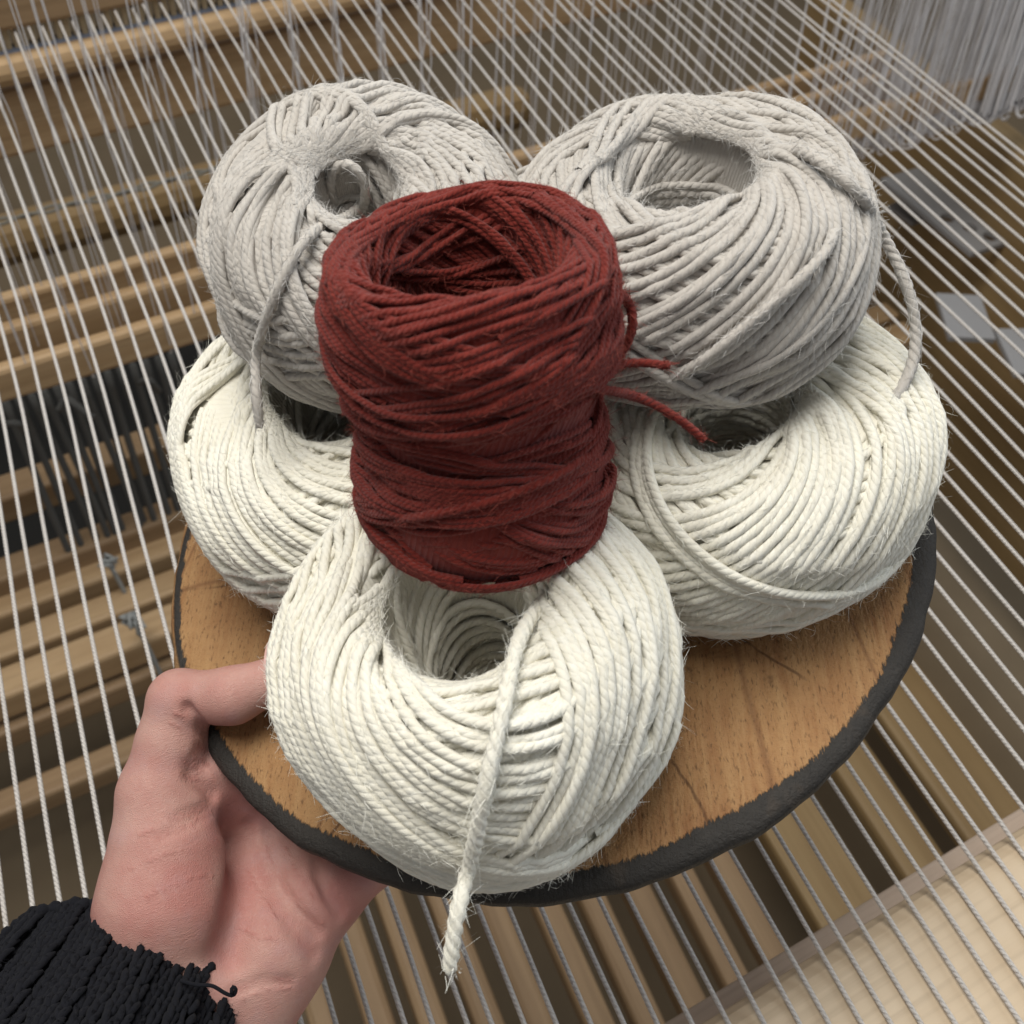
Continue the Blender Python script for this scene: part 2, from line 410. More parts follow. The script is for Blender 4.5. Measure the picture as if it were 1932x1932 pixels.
def curl(name, pts, z, r, mat, label, cat):
    P = resample(np.array([onz(u, v, z + dz) for u, v, dz in pts]), .003)
    return tag(tube_obj(name, P, r, mat, m=6), label, cat)
curl('loose_cord_end', [(110, 775, 0), (125, 752, .01), (145, 765, .01), (170, 785, 0), (177, 786, -.01)], .57, .003, M_cord, 'curled grey cord end just below the light heddle stick', 'cord')
curl('loose_cord_end', [(265, 722, 0), (280, 716, .01), (292, 728, .0), (300, 738, -.01)], .57, .003, M_cord, 'short grey cord end beside the left white yarn ball', 'cord')
curl('loose_cord_end', [(10, 800, 0), (28, 798, .01), (42, 805, .0), (47, 815, -.01)], .57, .003, M_cord, 'grey cord end curling at the left picture edge', 'cord')
M_plast = plain('pale_cord', (.30, .31, .30), .6)
for (u, v), lab in (((205, 1062), 'pale knotted cord tuft on the upper left bars'), ((252, 1172), 'pale knotted cord tuft above the thumb at left')):
    e = empty('cord_knot', tuple(onz(u, v, .40))); tag(e, lab, 'cord')
    for q in range(5):
        a = rng.random() * 6.28; c = onz(u, v, .40)
        P = resample(np.array([c + .0045 * rng.normal(size=3) for _ in range(6)]), .003); tube_obj('loop', P, .0016, M_plast, e, m=6)
    c = onz(u, v, .40); P = resample(np.array([c, c + [.004, -.006, -.04], c + [.006, -.006, -.12]]), .01); tube_obj('tail', P, .0022, M_plast, e, m=6)

# treadles, running away from the weaver, low under the loom
ZT = .22
tl = ['leftmost', 'second', 'third', 'fourth', 'fifth', 'sixth', 'seventh', 'eighth', 'ninth', 'tenth']
base = onz(560, 1760, ZT)
for i in range(10):
    c = base + np.array([i * .044, 0, 0]) + np.array([0, .10, rng.normal() * .008])
    o = link('treadle', box_mesh('treadle', .72, .025, .03, .006), M_pine_dark); orient(o, np.array([.02 * rng.normal() * .3, 1, 0]), ZZ, c)
    tag(o, f'narrow wooden treadle below the board, {tl[i]} of the row from the hand', 'treadle', 'treadles under the loom')
for i, (dx, w, lab) in enumerate(((.49, .07, 'wide brown treadle plank below the right rim of the board'), (.585, .05, 'brown treadle plank at right, between two wider ones'), (.68, .08, 'wide brown treadle plank at the far right'))):
    c = base + np.array([dx, .15, -.02]); o = link('treadle', box_mesh('treadle', .9, w, .03, .006), M_ochre); orient(o, np.array([0., 1, 0]), ZZ, c)
    tag(o, lab, 'treadle', 'treadles under the loom')
# right hand side of the loom
c = np.array([.97, .55, .36]); o = link('loom_side_frame', box_mesh('loom_side_frame', 1.3, .04, .46, .006), M_ochre); orient(o, np.array([.0, 1, 0]), ZZ, c)
tag(o, 'ochre brown wooden side of the loom at the right edge', 'loom frame')
# white perforated plates
def plate(c, lx, ly, holes, label, xd, zd):
    bm = bmesh.new()
    def loop(pts):
        vs = [bm.verts.new((x, y, 0)) for x, y in pts]; es = [bm.edges.new((vs[i], vs[(i + 1) % len(vs)])) for i in range(len(vs))]; return es
    E_ = loop([(-lx / 2, -ly / 2), (lx / 2, -ly / 2), (lx / 2, ly / 2), (-lx / 2, ly / 2)])
    for hx, hy, hr in holes:
        E_ += loop([(hx + hr * math.cos(t), hy + hr * math.sin(t)) for t in np.linspace(0, 6.2832, 16, endpoint=False)])
    bmesh.ops.triangle_fill(bm, edges=E_, use_beauty=True)
    r = bmesh.ops.extrude_face_region(bm, geom=bm.faces[:]); bmesh.ops.translate(bm, vec=(0, 0, -.006), verts=[v for v in r['geom'] if isinstance(v, bmesh.types.BMVert)])
    bmesh.ops.recalc_face_normals(bm, faces=bm.faces[:])
    me = bpy.data.meshes.new('white_plate'); bm.to_mesh(me); bm.free()
    o = link('white_plate', me, M_white_plate); orient(o, xd, zd, c); tag(o, label, 'plate', 'white plates by the loom side')
hl = [(.035 - i * .001, y, .006) for i, y in enumerate((-.012, .010))]
pz = .50
def plate_uv(quad, holes, label, pz=.50):
    q = [onz(u, v, pz) for u, v in quad]; c = sum(q) / 4
    xd = (q[1] - q[0]) + (q[2] - q[3]); yd = (q[3] - q[0]) + (q[2] - q[1])
    lx, ly = np.linalg.norm(xd) / 2, np.linalg.norm(yd) / 2
    plate(c, lx, ly, [(hx * lx, hy * ly, .0085) for hx, hy in holes], label, xd, ZZ)
plate_uv([(1690, 352), (1865, 495), (1908, 428), (1735, 292)], [(.10, -.25), (.26, -.12), (.40, .0)], 'white plate with dark holes right of the grey yarn ball')
plate_uv([(1690, 395), (1735, 425), (1760, 395), (1712, 360)], [], 'small white plate close beside the grey yarn ball', .46)
plate_uv([(1775, 570), (1815, 655), (1855, 620), (1840, 540)], [], 'plain white plate between the warp threads, middle right')
plate_uv([(1890, 640), (1935, 720), (1990, 690), (1950, 600)], [], 'plain white plate cut by the right picture edge')

# ------------------------------------------------------------------ round board
BC = np.array([0.09583795, 0.19303928, 0.99345488]); BN = np.array([-.20923, .03465, 1.]); BN /= np.linalg.norm(BN)
E1 = RIGHT - BN * (RIGHT @ BN); E1 /= np.linalg.norm(E1); E2 = np.cross(BN, E1)
MBW = np.array([E1, E2, BN])
def b2w(p): return BC + np.asarray(p) @ MBW
def board_depth(u, v):
    r = ray(u, v); return ((BC - CP) @ BN) / (r @ BN)
BR = .1153
m_board, nt, bs = new_mat('old_painted_wood')
tc = nd(nt, 'ShaderNodeTexCoord').outputs['Object']
sx = nd(nt, 'ShaderNodeSeparateXYZ'); nt.links.new(tc, sx.inputs[0]); X_, Y_, Z_ = sx.outputs
rad = mth(nt, 'SQRT', mth(nt, 'ADD', mth(nt, 'MULTIPLY', X_, X_), mth(nt, 'MULTIPLY', Y_, Y_)))
ang = mth(nt, 'ARCTAN2', Y_, X_)
jag = mth(nt, 'MULTIPLY', mth(nt, 'SUBTRACT', noise(nt, mapping(nt, tc, (900, 240, 1)), 1.0, 3, .7), .5), .0042)
wob = mth(nt, 'MULTIPLY', mth(nt, 'SUBTRACT', noise(nt, tc, 26, 2, .5), .5), .006)
# band inner edge: narrow at the left, wide at the lower right
bw = mth(nt, 'ADD', mth(nt, 'MULTIPLY', mth(nt, 'COSINE', mth(nt, 'ADD', ang, .95)), .0008), .0042)
inner = mth(nt, 'SUBTRACT', BR - .0006, bw)
edge = mth(nt, 'SUBTRACT', mth(nt, 'ADD', mth(nt, 'ADD', rad, jag), wob), inner)
paint = ramp_f(nt, edge, -.0003, .0003)
# bare lip at the left rim
lipw = ramp_f(nt, mth(nt, 'COSINE', mth(nt, 'SUBTRACT', ang, 2.95)), .72, .9)
lip = mth(nt, 'MULTIPLY', lipw, ramp_f(nt, mth(nt, 'ADD', rad, mth(nt, 'MULTIPLY', wob, .35)), BR - .0024, BR - .0018))
paint = mth(nt, 'MULTIPLY', paint, mth(nt, 'SUBTRACT', 1.0, lip))
worn = ramp_f(nt, noise(nt, mapping(nt, tc, (240, 70, 1)), 1.0, 3, .6), .70, .73)
paint = mth(nt, 'MULTIPLY', paint, mth(nt, 'SUBTRACT', 1.0, mth(nt, 'MULTIPLY', worn, .8)))
gv = mapping(nt, tc, (420, 30, 30), (0, 0, .10))
grain = noise(nt, gv, 1.0, 4, .65, .3)
spk = ramp_f(nt, noise(nt, mapping(nt, tc, (1500, 420, 300), (0, 0, .10)), 1.0, 2, .6), .56, .72)
wcol = mixc(nt, ramp_f(nt, noise(nt, tc, 26, 5, .65), .34, .68), (.35, .195, .082), (.205, .086, .031))
wcol = mixc(nt, mth(nt, 'MULTIPLY', ramp_f(nt, grain, .35, .70), .65), wcol, (.39, .235, .105))
wcol = mixc(nt, mth(nt, 'MULTIPLY', spk, .75), wcol, (.085, .04, .016))
crk = nd(nt, 'ShaderNodeTexVoronoi', feature='DISTANCE_TO_EDGE'); crk.inputs['Scale'].default_value = 17
nt.links.new(mapping(nt, tc, (1.0, .55, 1.0), (0, 0, .75)), crk.inputs['Vector'])
cr = mth(nt, 'SUBTRACT', 1.0, ramp_f(nt, crk.outputs[0], 0.0, .012))
wcol = mixc(nt, mth(nt, 'MULTIPLY', cr, .6), wcol, (.14, .06, .025))
rw = mth(nt, 'ADD', mth(nt, 'MULTIPLY', ang, 2.2), mth(nt, 'MULTIPLY', noise(nt, tc, 40, 3, .6), .16))
rl = mth(nt, 'ABSOLUTE', mth(nt, 'SUBTRACT', mth(nt, 'FRACT', rw), .5))
rl = mth(nt, 'MULTIPLY', mth(nt, 'SUBTRACT', 1.0, ramp_f(nt, rl, .004, .014)), ramp_f(nt, noise(nt, tc, 60, 2, .5), .42, .58))
wcol = mixc(nt, mth(nt, 'MULTIPLY', rl, .7), wcol, (.07, .030, .012))
stain = ramp_f(nt, noise(nt, mapping(nt, tc, (90, 60, 1)), 1.0, 4, .65), .66, .74)
wcol = mixc(nt, mth(nt, 'MULTIPLY', stain, .65), wcol, (.09, .045, .02))
pcol = mixc(nt, noise(nt, tc, 120, 4, .6), (.017, .0155, .014), (.044, .039, .034))
pcol = mixc(nt, mth(nt, 'MULTIPLY', ramp_f(nt, noise(nt, tc, 40, 3, .6), .60, .75), .6), pcol, (.11, .080, .056))
col = mixc(nt, paint, wcol, pcol); nt.links.new(col, bs.inputs['Base Color'])
bs.inputs['Roughness'].default_value = .62; bs.inputs['Specular IOR Level'].default_value = .25
bump(nt, bs, mth(nt, 'ADD', mth(nt, 'ADD', grain, mth(nt, 'MULTIPLY', paint, .5)), mth(nt, 'MULTIPLY', noise(nt, tc, 900, 3, .7), 1.2)), .9, .0006)
na = 240
prof = [(0.0, 0.0), (.03, 0), (.06, 0), (.085, .0), (.098, .0004), (.106, .0007), (.1115, .0004), (.1140, -.0004), (.1153, -.0020), (.1153, -.0048), (.1140, -.0066), (.108, -.0074), (.06, -.0076), (0, -.0076)]
a = np.arange(na) / na * 2 * np.pi
rn = 1 + .004 * np.sin(3 * a + 1) + .003 * np.sin(5 * a + 2) + .0022 * np.sin(11 * a) + .0018 * np.sin(23 * a + 1) + .0014 * np.sin(41 * a + 2) + .001 * np.sin(67 * a)
V = []; F = []
for i, (r, z) in enumerate(prof):
    k = np.where(r > .09, rn, 1.0) * r
    V.append(np.stack([k * np.cos(a), k * np.sin(a), np.full(na, z) + (.0006 * np.sin(4 * a + 1) if r > .1 else 0)], -1))
V = np.vstack(V); j = np.arange(na); j2 = (j + 1) % na
for i in range(len(prof) - 1): F.append(np.stack([i * na + j, (i + 1) * na + j, (i + 1) * na + j2, i * na + j2], -1))
me = mesh_np('round_board', V, np.vstack(F)); board = link('round_board', me, m_board)
orient(board, E1, BN, BC); tag(board, 'round worn wooden board with a black painted rim held in the hand', 'board')

# ------------------------------------------------------------------ yarn balls
BALL_BVH = {}
class Ball:
    def __init__(s, name, loc, tilt, Ro, H, Rw, rc, d, mat, fmat, label, cat, seed, pout=2.3, pin=2.3, shape=None, lump=.02, group=None, uscale=None, fuzzn=4200, napn=23000):
        s.rg = np.random.default_rng(seed); s.d = d; s.mat = mat; s.fmat = fmat; s.us = uscale or 1 / (d * .95); s.fuzzn = fuzzn; s.napn = napn
        ax = np.array([tilt[0], tilt[1], 1.]); ax /= np.linalg.norm(ax)
        a1 = np.cross([0, 1, 0], ax); a1 /= np.linalg.norm(a1); a2 = np.cross(ax, a1)
        s.A = np.array([a1, a2, ax]) @ MBW; s.c = b2w(loc)
        th = np.linspace(math.pi, -math.pi, 2001); b = H / 2
        c, sn = np.cos(th), np.sin(th)
        r = np.where(c > 0, rc + (Ro - rc) * np.abs(c) ** (2 / pout), rc - (rc - Rw) * np.abs(c) ** (2 / pin))
        z = b * np.sign(sn) * np.abs(sn) ** (2 / np.where(c > 0, pout, pin))
        if shape is not None: r, z = shape(r, z, c > 0)
        L = np.r_[0, np.cumsum(np.hypot(np.diff(r), np.diff(z)))]; s.L = L[-1]
        s.nt = int(s.L / (d * .2)); q = np.linspace(0, s.L, s.nt, endpoint=False)
        s.r = np.interp(q, L, r); s.z = np.interp(q, L, z)
        k = 5
        tr = np.roll(s.r, -k) - np.roll(s.r, k); tz = np.roll(s.z, -k) - np.roll(s.z, k); n = np.hypot(tr, tz)
        s.nr, s.nz = -tz / n, tr / n
        # outward = away from the section centre
        cr, cz = s.r.mean(), s.z.mean()
        if ((s.r - cr) * s.nr + (s.z - cz) * s.nz).mean() < 0: s.nr, s.nz = -s.nr, -s.nz
        s.nphi = 560; s.Hm = np.zeros((s.nphi, s.nt)); s.paths = []
        s.lum = [(k, s.rg.normal() * lump / k ** .6, s.rg.random() * 6.28, s.rg.normal() * 40) for k in (1, 2, 3, 4, 5)]
        s.name = name; s.top_t = float(np.argmax(s.z) / s.nt); s.out_t = float(np.argmax(s.r) / s.nt)
        s.root = empty(name, tuple(b2w((loc[0], loc[1], loc[2] - H / 2)))); tag(s.root, label, cat, group)
    def pos(s, phi, t, h):
        x = (t % 1.0) * s.nt; i0 = np.floor(x).astype(int) % s.nt; i1 = (i0 + 1) % s.nt; f = x - np.floor(x)
        lp = lambda a: a[i0] * (1 - f) + a[i1] * f
        r, z, nr, nz = lp(s.r), lp(s.z), lp(s.nr), lp(s.nz)
        g = 1 + sum(a * np.cos(k * phi + p + z * zz) for k, a, p, zz in s.lum)
        r = (r + nr * h) * g; z = z + nz * h
        loc = np.stack([r * np.cos(phi), r * np.sin(phi), z], -1)
        nn = np.stack([nr * np.cos(phi), nr * np.sin(phi), nz], -1)
        return s.c + loc @ s.A, nn @ s.A
    def wind(s, t0, A, phi0, turns, dphi, dt, jit=.006, lim=None, sec=0.0, rise=0.0):
        """one continuous stretch of winding: t = t0 + A cos(phi - phi0), drifting every turn"""
        per = 400; n = int(per * turns); phi = np.linspace(0, 2 * np.pi * turns, n) + phi0 + s.rg.random() * 6.28
        tn = np.arange(n) / per
        ja = np.interp(tn, np.arange(int(turns) + 3), s.rg.normal(size=int(turns) + 3) * jit * 2.4) + (tn - turns / 2) * s.rg.choice([-1, 1]) * .0055
        jb = np.interp(tn, np.arange(0, turns + 1.01, .23)[:], s.rg.normal(size=len(np.arange(0, turns + 1.01, .23))) * jit * .55)
        ph0 = phi0 + dphi * tn + np.interp(tn, np.arange(int(turns) + 3), s.rg.normal(size=int(turns) + 3) * .05)
        base = t0 + dt * tn; g = .12 + .88 * np.interp(base % 1, np.arange(s.nt) / s.nt, s.r) / s.r.max()
        t = base + (A + ja) * np.cos(phi - ph0) * g + jb + sec * np.cos(2 * (phi - ph0))
        if lim is not None:      # bend along the hole rim instead of diving into the hole
            tm = s.top_t * lim; w = .022; t = tm + w * np.logaddexp(0, (t - tm) / w)
        s.lay(phi, t, rise)
    def lay(s, phi, t, rise=0.0):
        # height: rest on what is already wound
        per = 400; n = len(phi)
        pi = (np.round(phi / (2 * np.pi) * s.nphi).astype(int)) % s.nphi
        w = 2; ti = np.round(t * s.nt).astype(int)
        hh = np.zeros(n); offs = np.arange(-w, w + 1)
        for q in range(0, n, per):
            sl = slice(q, min(n, q + per)); p_, t_ = pi[sl], ti[sl]
            sup = s.Hm[p_[:, None], (t_[:, None] + offs) % s.nt]
            base = sup.max(1) * .6 + sup.mean(1) * .4
            kk = 15; pad = np.r_[base[:1].repeat(kk), base, base[-1:].repeat(kk)]
            sm = np.convolve(pad, np.hanning(2 * kk + 1) / np.hanning(2 * kk + 1).sum(), 'same')[kk:-kk]
            z = np.maximum(sm, base * .8 + sm * .2) + rise
            hh[sl] = z
            for o in (-2, -1, 0, 1, 2):
                top = z + s.d * (.62 if abs(o) < 2 else .40)
                np.maximum.at(s.Hm, (p_, (t_ + o) % s.nt), top)
                np.maximum.at(s.Hm, ((p_ + 1) % s.nphi, (t_ + o) % s.nt), top)
        s.paths.append((phi, t, hh))
    def fam(s, phi0, x0, x1, turns, k0=.72, k1=1.0, dphi=.02, jit=.005):
        """nested turns that crowd together at the hole rim and fan out below: lowest at azimuth phi0"""
        per = 400; n = int(per * turns); tn = np.arange(n) / per; phi = 2 * np.pi * tn + phi0 + s.rg.random() * 6.28
        m = int(turns) + 3; J = lambda a: np.interp(tn, np.arange(m), s.rg.normal(size=m) * a)
        tt, ot = s.top_t, s.out_t; u = tn / turns
        top = tt * (k0 + (k1 - k0) * u) + J(jit * 1.2); bot = ot + (1 - tt - ot) * (x0 + (x1 - x0) * u) + J(jit * .8)
        t = (top + bot) / 2 + (bot - top) / 2 * np.cos(phi - phi0 - dphi * tn - J(.05)) + np.interp(tn, np.arange(0, turns + 1.01, .21), s.rg.normal(size=len(np.arange(0, turns + 1.01, .21))) * jit * .3)
        s.lay(phi, t)
    def build(s):
        # local mean of the wound height, so that the ball keeps its outline
        Hf = np.fft.rfft2(s.Hm); ky = np.fft.fftfreq(s.nphi)[:, None] * s.nphi; kx = np.fft.rfftfreq(s.nt)[None, :] * s.nt
        sp, st = .30, 7 * s.d / s.L      # blur in radians / fraction of the section
        Hs = np.fft.irfft2(Hf * np.exp(-.5 * (ky * sp) ** 2) * np.exp(-.5 * (2 * np.pi * kx * st) ** 2 * .35), s=s.Hm.shape)
        s.strands = []
        for phi, t, hh in s.paths:
            st_ = 4; phi, t, hh = phi[::st_], t[::st_], hh[::st_]
            pi = np.round(phi / (2 * np.pi) * s.nphi).astype(int) % s.nphi; ti = np.round(t * s.nt).astype(int) % s.nt
            off = hh + s.d * .45 - Hs[pi, ti]; off = np.clip(off * .70, -2.2 * s.d, .75 * s.d) - s.d * .45
            P, N = s.pos(phi, t, off)
            top = s.Hm[pi, ti]
            keep = (hh + s.d * .62) > top - 1.9 * s.d
            V, F, UV = tube_arrays(P, s.d * .57, N=N, m=6, squash=.84, u_scale=s.us, keep=keep)
            if len(F) == 0: continue
            o = link('yarn_winding', mesh_np('yarn_winding', V, F, UV), s.mat, s.root)
            s.strands.append((P, N, off, keep))
        # inner core under the outer windings
        nph, ntt = 64, 60
        PH, TT = np.meshgrid(np.arange(nph) / nph * 2 * np.pi, np.arange(ntt) / ntt, indexing='ij')
        P, N = s.pos(PH.ravel(), TT.ravel(), np.full(PH.size, -s.d * 1.15)); i, j = np.meshgrid(np.arange(nph), np.arange(ntt), indexing='ij')
        id_ = lambda a, b: (a % nph) * ntt + (b % ntt)
        F = np.stack([id_(i, j), id_(i + 1, j), id_(i + 1, j + 1), id_(i, j + 1)], -1).reshape(-1, 4)
        uv = np.stack([np.stack([TT.ravel()[F[:, k]] * 30, PH.ravel()[F[:, k]] * 6], -1) for k in range(4)], 1)
        link('core', mesh_np('core', P, F, uv), s.mat, s.root)
        P, N = s.pos(PH.ravel(), TT.ravel(), np.full(PH.size, s.d * .35))
        s.bvh = BVHTree.FromPolygons([tuple(p) for p in P], [tuple(f) for f in F])
        # loose fibres
        allP = np.vstack([p[(k) & (of > -.9 * s.d)] for p, n, of, k in s.strands]); allN = np.vstack([n[(k) & (of > -.9 * s.d)] for p, n, of, k in s.strands])
        idx = s.rg.integers(0, len(allP), s.fuzzn)
        fuzz('fuzz', allP[idx] + allN[idx] * s.d * .42, allN[idx], s.rg, (.002, .0105), s.fmat, s.root, s.d)
        allT = np.vstack([np.gradient(p, axis=0)[(k) & (of > -1.3 * s.d)] for p, n, of, k in s.strands]); allP = np.vstack([p[(k) & (of > -1.3 * s.d)] for p, n, of, k in s.strands]); allN = np.vstack([n[(k) & (of > -1.3 * s.d)] for p, n, of, k in s.strands])
        idx = s.rg.integers(0, len(allP), s.napn); nap(allP[idx], allT[idx], allN[idx], s.rg, s.d, s.fmat, s.root)
        return s
def nap(P, T, N, rg, d, mat, parent):
    n = len(P); T = T / np.linalg.norm(T, axis=1, keepdims=True); B = np.cross(T, N)
    a = rg.normal(size=n) * .8; R = N * np.cos(a)[:, None] * .86 + B * np.sin(a)[:, None]; W = np.cross(T, R)
    L = d * (.5 + 1.2 * rg.random(n)); sg = rg.choice([-1, 1], n)
    p0 = P + R * d * .50 + T * (rg.normal(size=n) * d * .5)[:, None]
    D = T * (sg * .9)[:, None] + W * (rg.normal(size=n) * .55)[:, None] + R * (.08 + .36 * rg.random(n) ** 2)[:, None]
    C = R * (rg.normal(size=n) * .3)[:, None] + W * (rg.normal(size=n) * .4)[:, None]
    wv = (W * rg.normal(size=n)[:, None] + R * rg.normal(size=n)[:, None]); wv /= np.linalg.norm(wv, axis=1, keepdims=True); wv *= .00006
    V = np.zeros((n, 6, 3))
    for k, x in enumerate((0, .5, 1.0)):
        c = p0 + (D * x + C * x * x) * L[:, None]; w = wv * (1, .9, .4)[k]; V[:, 2 * k] = c - w; V[:, 2 * k + 1] = c + w
    b = (np.arange(n) * 6)[:, None]
    F = np.concatenate([b + np.array([[0, 1, 3, 2]]), b + np.array([[2, 3, 5, 4]])])
    o = link('nap', mesh_np('nap', V.reshape(-1, 3), F), mat, parent); o['kind'] = 'stuff'
def fuzz(name, P0, N0, rg, lens, mat, parent, d, wid=.000027, nseg=7, up=.55):
    n = len(P0)
    dirv = N0 * up + rg.normal(size=(n, 3)) * .75; dirv /= np.linalg.norm(dirv, axis=1, keepdims=True)
    L = lens[0] + (lens[1] - lens[0]) * rg.random(n) ** 2.6
    bend = np.cross(dirv, rg.normal(size=(n, 3))); bend /= np.linalg.norm(bend, axis=1, keepdims=True)
    bend2 = np.cross(dirv, bend)
    kap = rg.choice([-1, 1], n) * (2.0 + np.abs(rg.normal(size=n)) * 2.4); tw = rg.normal(size=n) * 5
    t = np.linspace(0, 1, nseg + 1)
    pts = np.zeros((n, nseg + 1, 3))
    for k, x in enumerate(t):
        an = kap * x * 1.6; a2 = tw * x
        pts[:, k] = P0 + L[:, None] * (dirv * (np.sin(an) / np.where(np.abs(kap) < .05, .05, kap) / 1.6 * 1.0)[:, None] * np.where(np.abs(kap) < .05, 0, 1)[:, None] + dirv * np.where(np.abs(kap) < .05, x, 0)[:, None]
            + bend * (((1 - np.cos(an)) / np.where(np.abs(kap) < .05, .05, kap)) / 1.6)[:, None] + bend2 * (.16 * np.sin(a2) * x)[:, None])
    side = np.cross(dirv, rg.normal(size=(n, 3))); side /= np.linalg.norm(side, axis=1, keepdims=True); side2 = np.cross(dirv, side)
    V = np.zeros((n, nseg + 1, 2, 3))
    for q in range(2):
        V[:, :, q] = pts + (2 * q - 1) * 1.25 * wid * (1 - .55 * t)[None, :, None] * side[:, None, :]
    base = (np.arange(n) * (nseg + 1) * 2)[:, None]; k = np.arange(nseg)[None, :] * 2
    F = np.stack([base + k, base + k + 1, base + k + 3, base + k + 2], -1).reshape(-1, 4)
    o = link(name, mesh_np(name, V.reshape(-1, 3), F), mat, parent); o['kind'] = 'stuff'; return o

def standard_winding(b, groups, seed_phi=0.0, amp=.27, rim=.70, cov=.03):
    """covering spiral, then crossing groups"""
    nturn = int(b.L / (b.d * 1.1))
    b.wind(0.0, cov, seed_phi + 1.0, nturn, .15, 1.0 / nturn, jit=.008)
    ph = seed_phi
    for i, g in enumerate(groups):
        if isinstance(g, dict): b.fam(**g); continue
        g = list(g)
        if g[5] is None: g[5] = b.d * 1.03 / b.L
        b.wind(*g, lim=rim if i else None)

def F_(phi0, x0, x1, turns, **k): return dict(phi0=phi0, x0=x0, x1=x1, turns=turns, **k)
def under(start, n=6, turns=10): return [F_(start + 2.4 * i, .85, .15, turns) for i in range(n)]

D_W, D_R, D_G = .0023, .00140, .0022
# --- front white ball
rg = np.random.default_rng(3)
b = Ball('yarn_ball', (-.0079, -.0715, .0345), (.0234, .0377), .0472, .0685, .0150, .0270, D_W, M_white, M_fuzz_w,
         'white yarn ball at the front with a loose end hanging over the board rim', 'yarn ball', 11, shape=lambda r, z, o: (np.where(o, r, r - .0065 * np.clip((.016 - z) / .04, 0, 1)), z), group='balls of wool yarn on the board')
gr = [(.05, .12, 1.4, 64, .012, None, .004), (.14, .21, -.70, 38, .010, None, .007), (.38, .27, -2.75, 15, .016, None, .007), (.37, .25, -.35, 11, .03, None, .008), (.55, .06, -1.5, 19, .02, None, .005), (.44, .14, -1.2, 5, .05, None, .007)]
standard_winding(b, gr); FRONT = b.build()
# --- left white ball
b = Ball('yarn_ball', (-.045, .0139, .0283), (-.007, .0128), .0573, .0557, .0165, .032, D_W, M_white, M_fuzz_w,
         'white yarn ball at left on the board, under the left grey ball', 'yarn ball', 12, group='balls of wool yarn on the board')
gr = [(.05, .12, 2.2, 64, .012, None, .004), (.10, .25, -.65, 36, .010, None, .006), (.57, .07, -1.5, 13, .02, None, .005), (.38, .28, -1.2, 7, .05, None, .007), (.34, .26, -2.9, 6, .06, None, .007)]
standard_winding(b, gr, .7); LEFT = b.build()
# --- right white ball
b = Ball('yarn_ball', (.0590, -.0095, .0284), (-.018, .0229), .0512, .0557, .013, .027, D_W, M_white, M_fuzz_w,
         'white yarn ball at right on the board, under the right grey ball', 'yarn ball', 13, group='balls of wool yarn on the board')
gr = [(.05, .12, -.3, 64, .012, None, .004), (.12, .25, -2.75, 38, .008, None, .007), (.38, .28, -2.3, 9, .04, None, .008), (.57, .07, -1.9, 15, .02, None, .005), (.36, .26, -.4, 4, .06, None, .008), (.50, .08, -1.2, 2, .03, None, .003)]
standard_winding(b, gr, .2); RIGHTB = b.build()
# --- left grey ball
b = Ball('yarn_ball', (-.0308, .0338, .0795), (.151, -.196), .0440, .0582, .0065, .021, D_G, M_grey, M_fuzz_g,
         'grey yarn ball at upper left with a curl of yarn in its hollow', 'yarn ball', 14, group='balls of wool yarn on the board')
gr = [(.05, .13, 2.4, 60, .012, None, .005), (.08, .20, -.95, 36, .012, None, .007), (.26, .24, -2.9, 6, .05, None, .008), (.36, .27, -.3, 9, .06, None, .008), (.56, .08, -1.4, 13, .02, None, .006), (.38, .28, -1.2, 6, .08, None, .008)]
standard_winding(b, gr, 1.1); GREYL = b.build()
# --- right grey ball
b = Ball('yarn_ball', (.0534, .0190, .0792), (.0367, .1092), .0456, .0485, .0135, .0250, D_G, M_grey, M_fuzz_g,
         'grey yarn ball at upper right with a loose strand falling down its right side', 'yarn ball', 15, group='balls of wool yarn on the board')
gr = [(.05, .12, -.2, 60, .012, None, .005), (.14, .26, -2.80, 38, .008, None, .007), (.38, .31, -2.5, 9, .05, None, .008), (.58, .06, -2.0, 11, .02, None, .006), (.42, .28, -.7, 5, .07, None, .008), (.48, .20, -2.6, 5, .06, None, .007)]
standard_winding(b, gr, 2.0); GREYR = b.build()
# --- grey ball behind
b = Ball('yarn_ball', (.012, .062, .036), (0, 0), .036, .050, .008, .02, D_G, M_grey, M_fuzz_g,
         'grey yarn ball behind, peeking out between the two upper grey balls', 'yarn ball', 16, group='balls of wool yarn on the board', fuzzn=600, napn=3000)
standard_winding(b, under(.2, 5), .2); BACK = b.build()
# --- red ball
def red_shape(r, z, outer):
    w = np.exp(-((z + .005) / .010) ** 2)
    f = 1 + .05 * np.clip(z / .034, 0, 1) - .015 * np.clip(-z / .034, 0, 1) - .095 * w
    return np.where(outer, r * f, r), z
b = Ball('yarn_ball', (.0034, -.0400, .0980), (.115, .249), .0292, .0680, .0178, .0234, D_R, M_red, M_fuzz_r,
         'tall rust red yarn ball standing on top of the white balls', 'yarn ball', 17, pout=3.4, pin=3.0, shape=red_shape, lump=.012, group='balls of wool yarn on the board')
gr = [(.05, .022, 2.0, 80, .01, None, .004), (.40, .14, -.4, 22, .02, None, .006), (.36, .15, -2.7, 20, .02, None, .006), (.62, .10, 1.9, 12, .06, .0, .006), (.47, .03, -1.4, 24, .03, .006, .004), (.66, .05, -1.0, 14, .05, .005, .005), (.28, .07, -.8, 16, .03, None, .006), (.40, .07, 2.6, 12, .04, .006, .006), (.57, .07, .9, 9, .05, .003, .006), (.33, .10, -2.2, 4, .1, None, .01)]
standard_winding(b, gr, .5, rim=.85, cov=.012); RED = b.build()

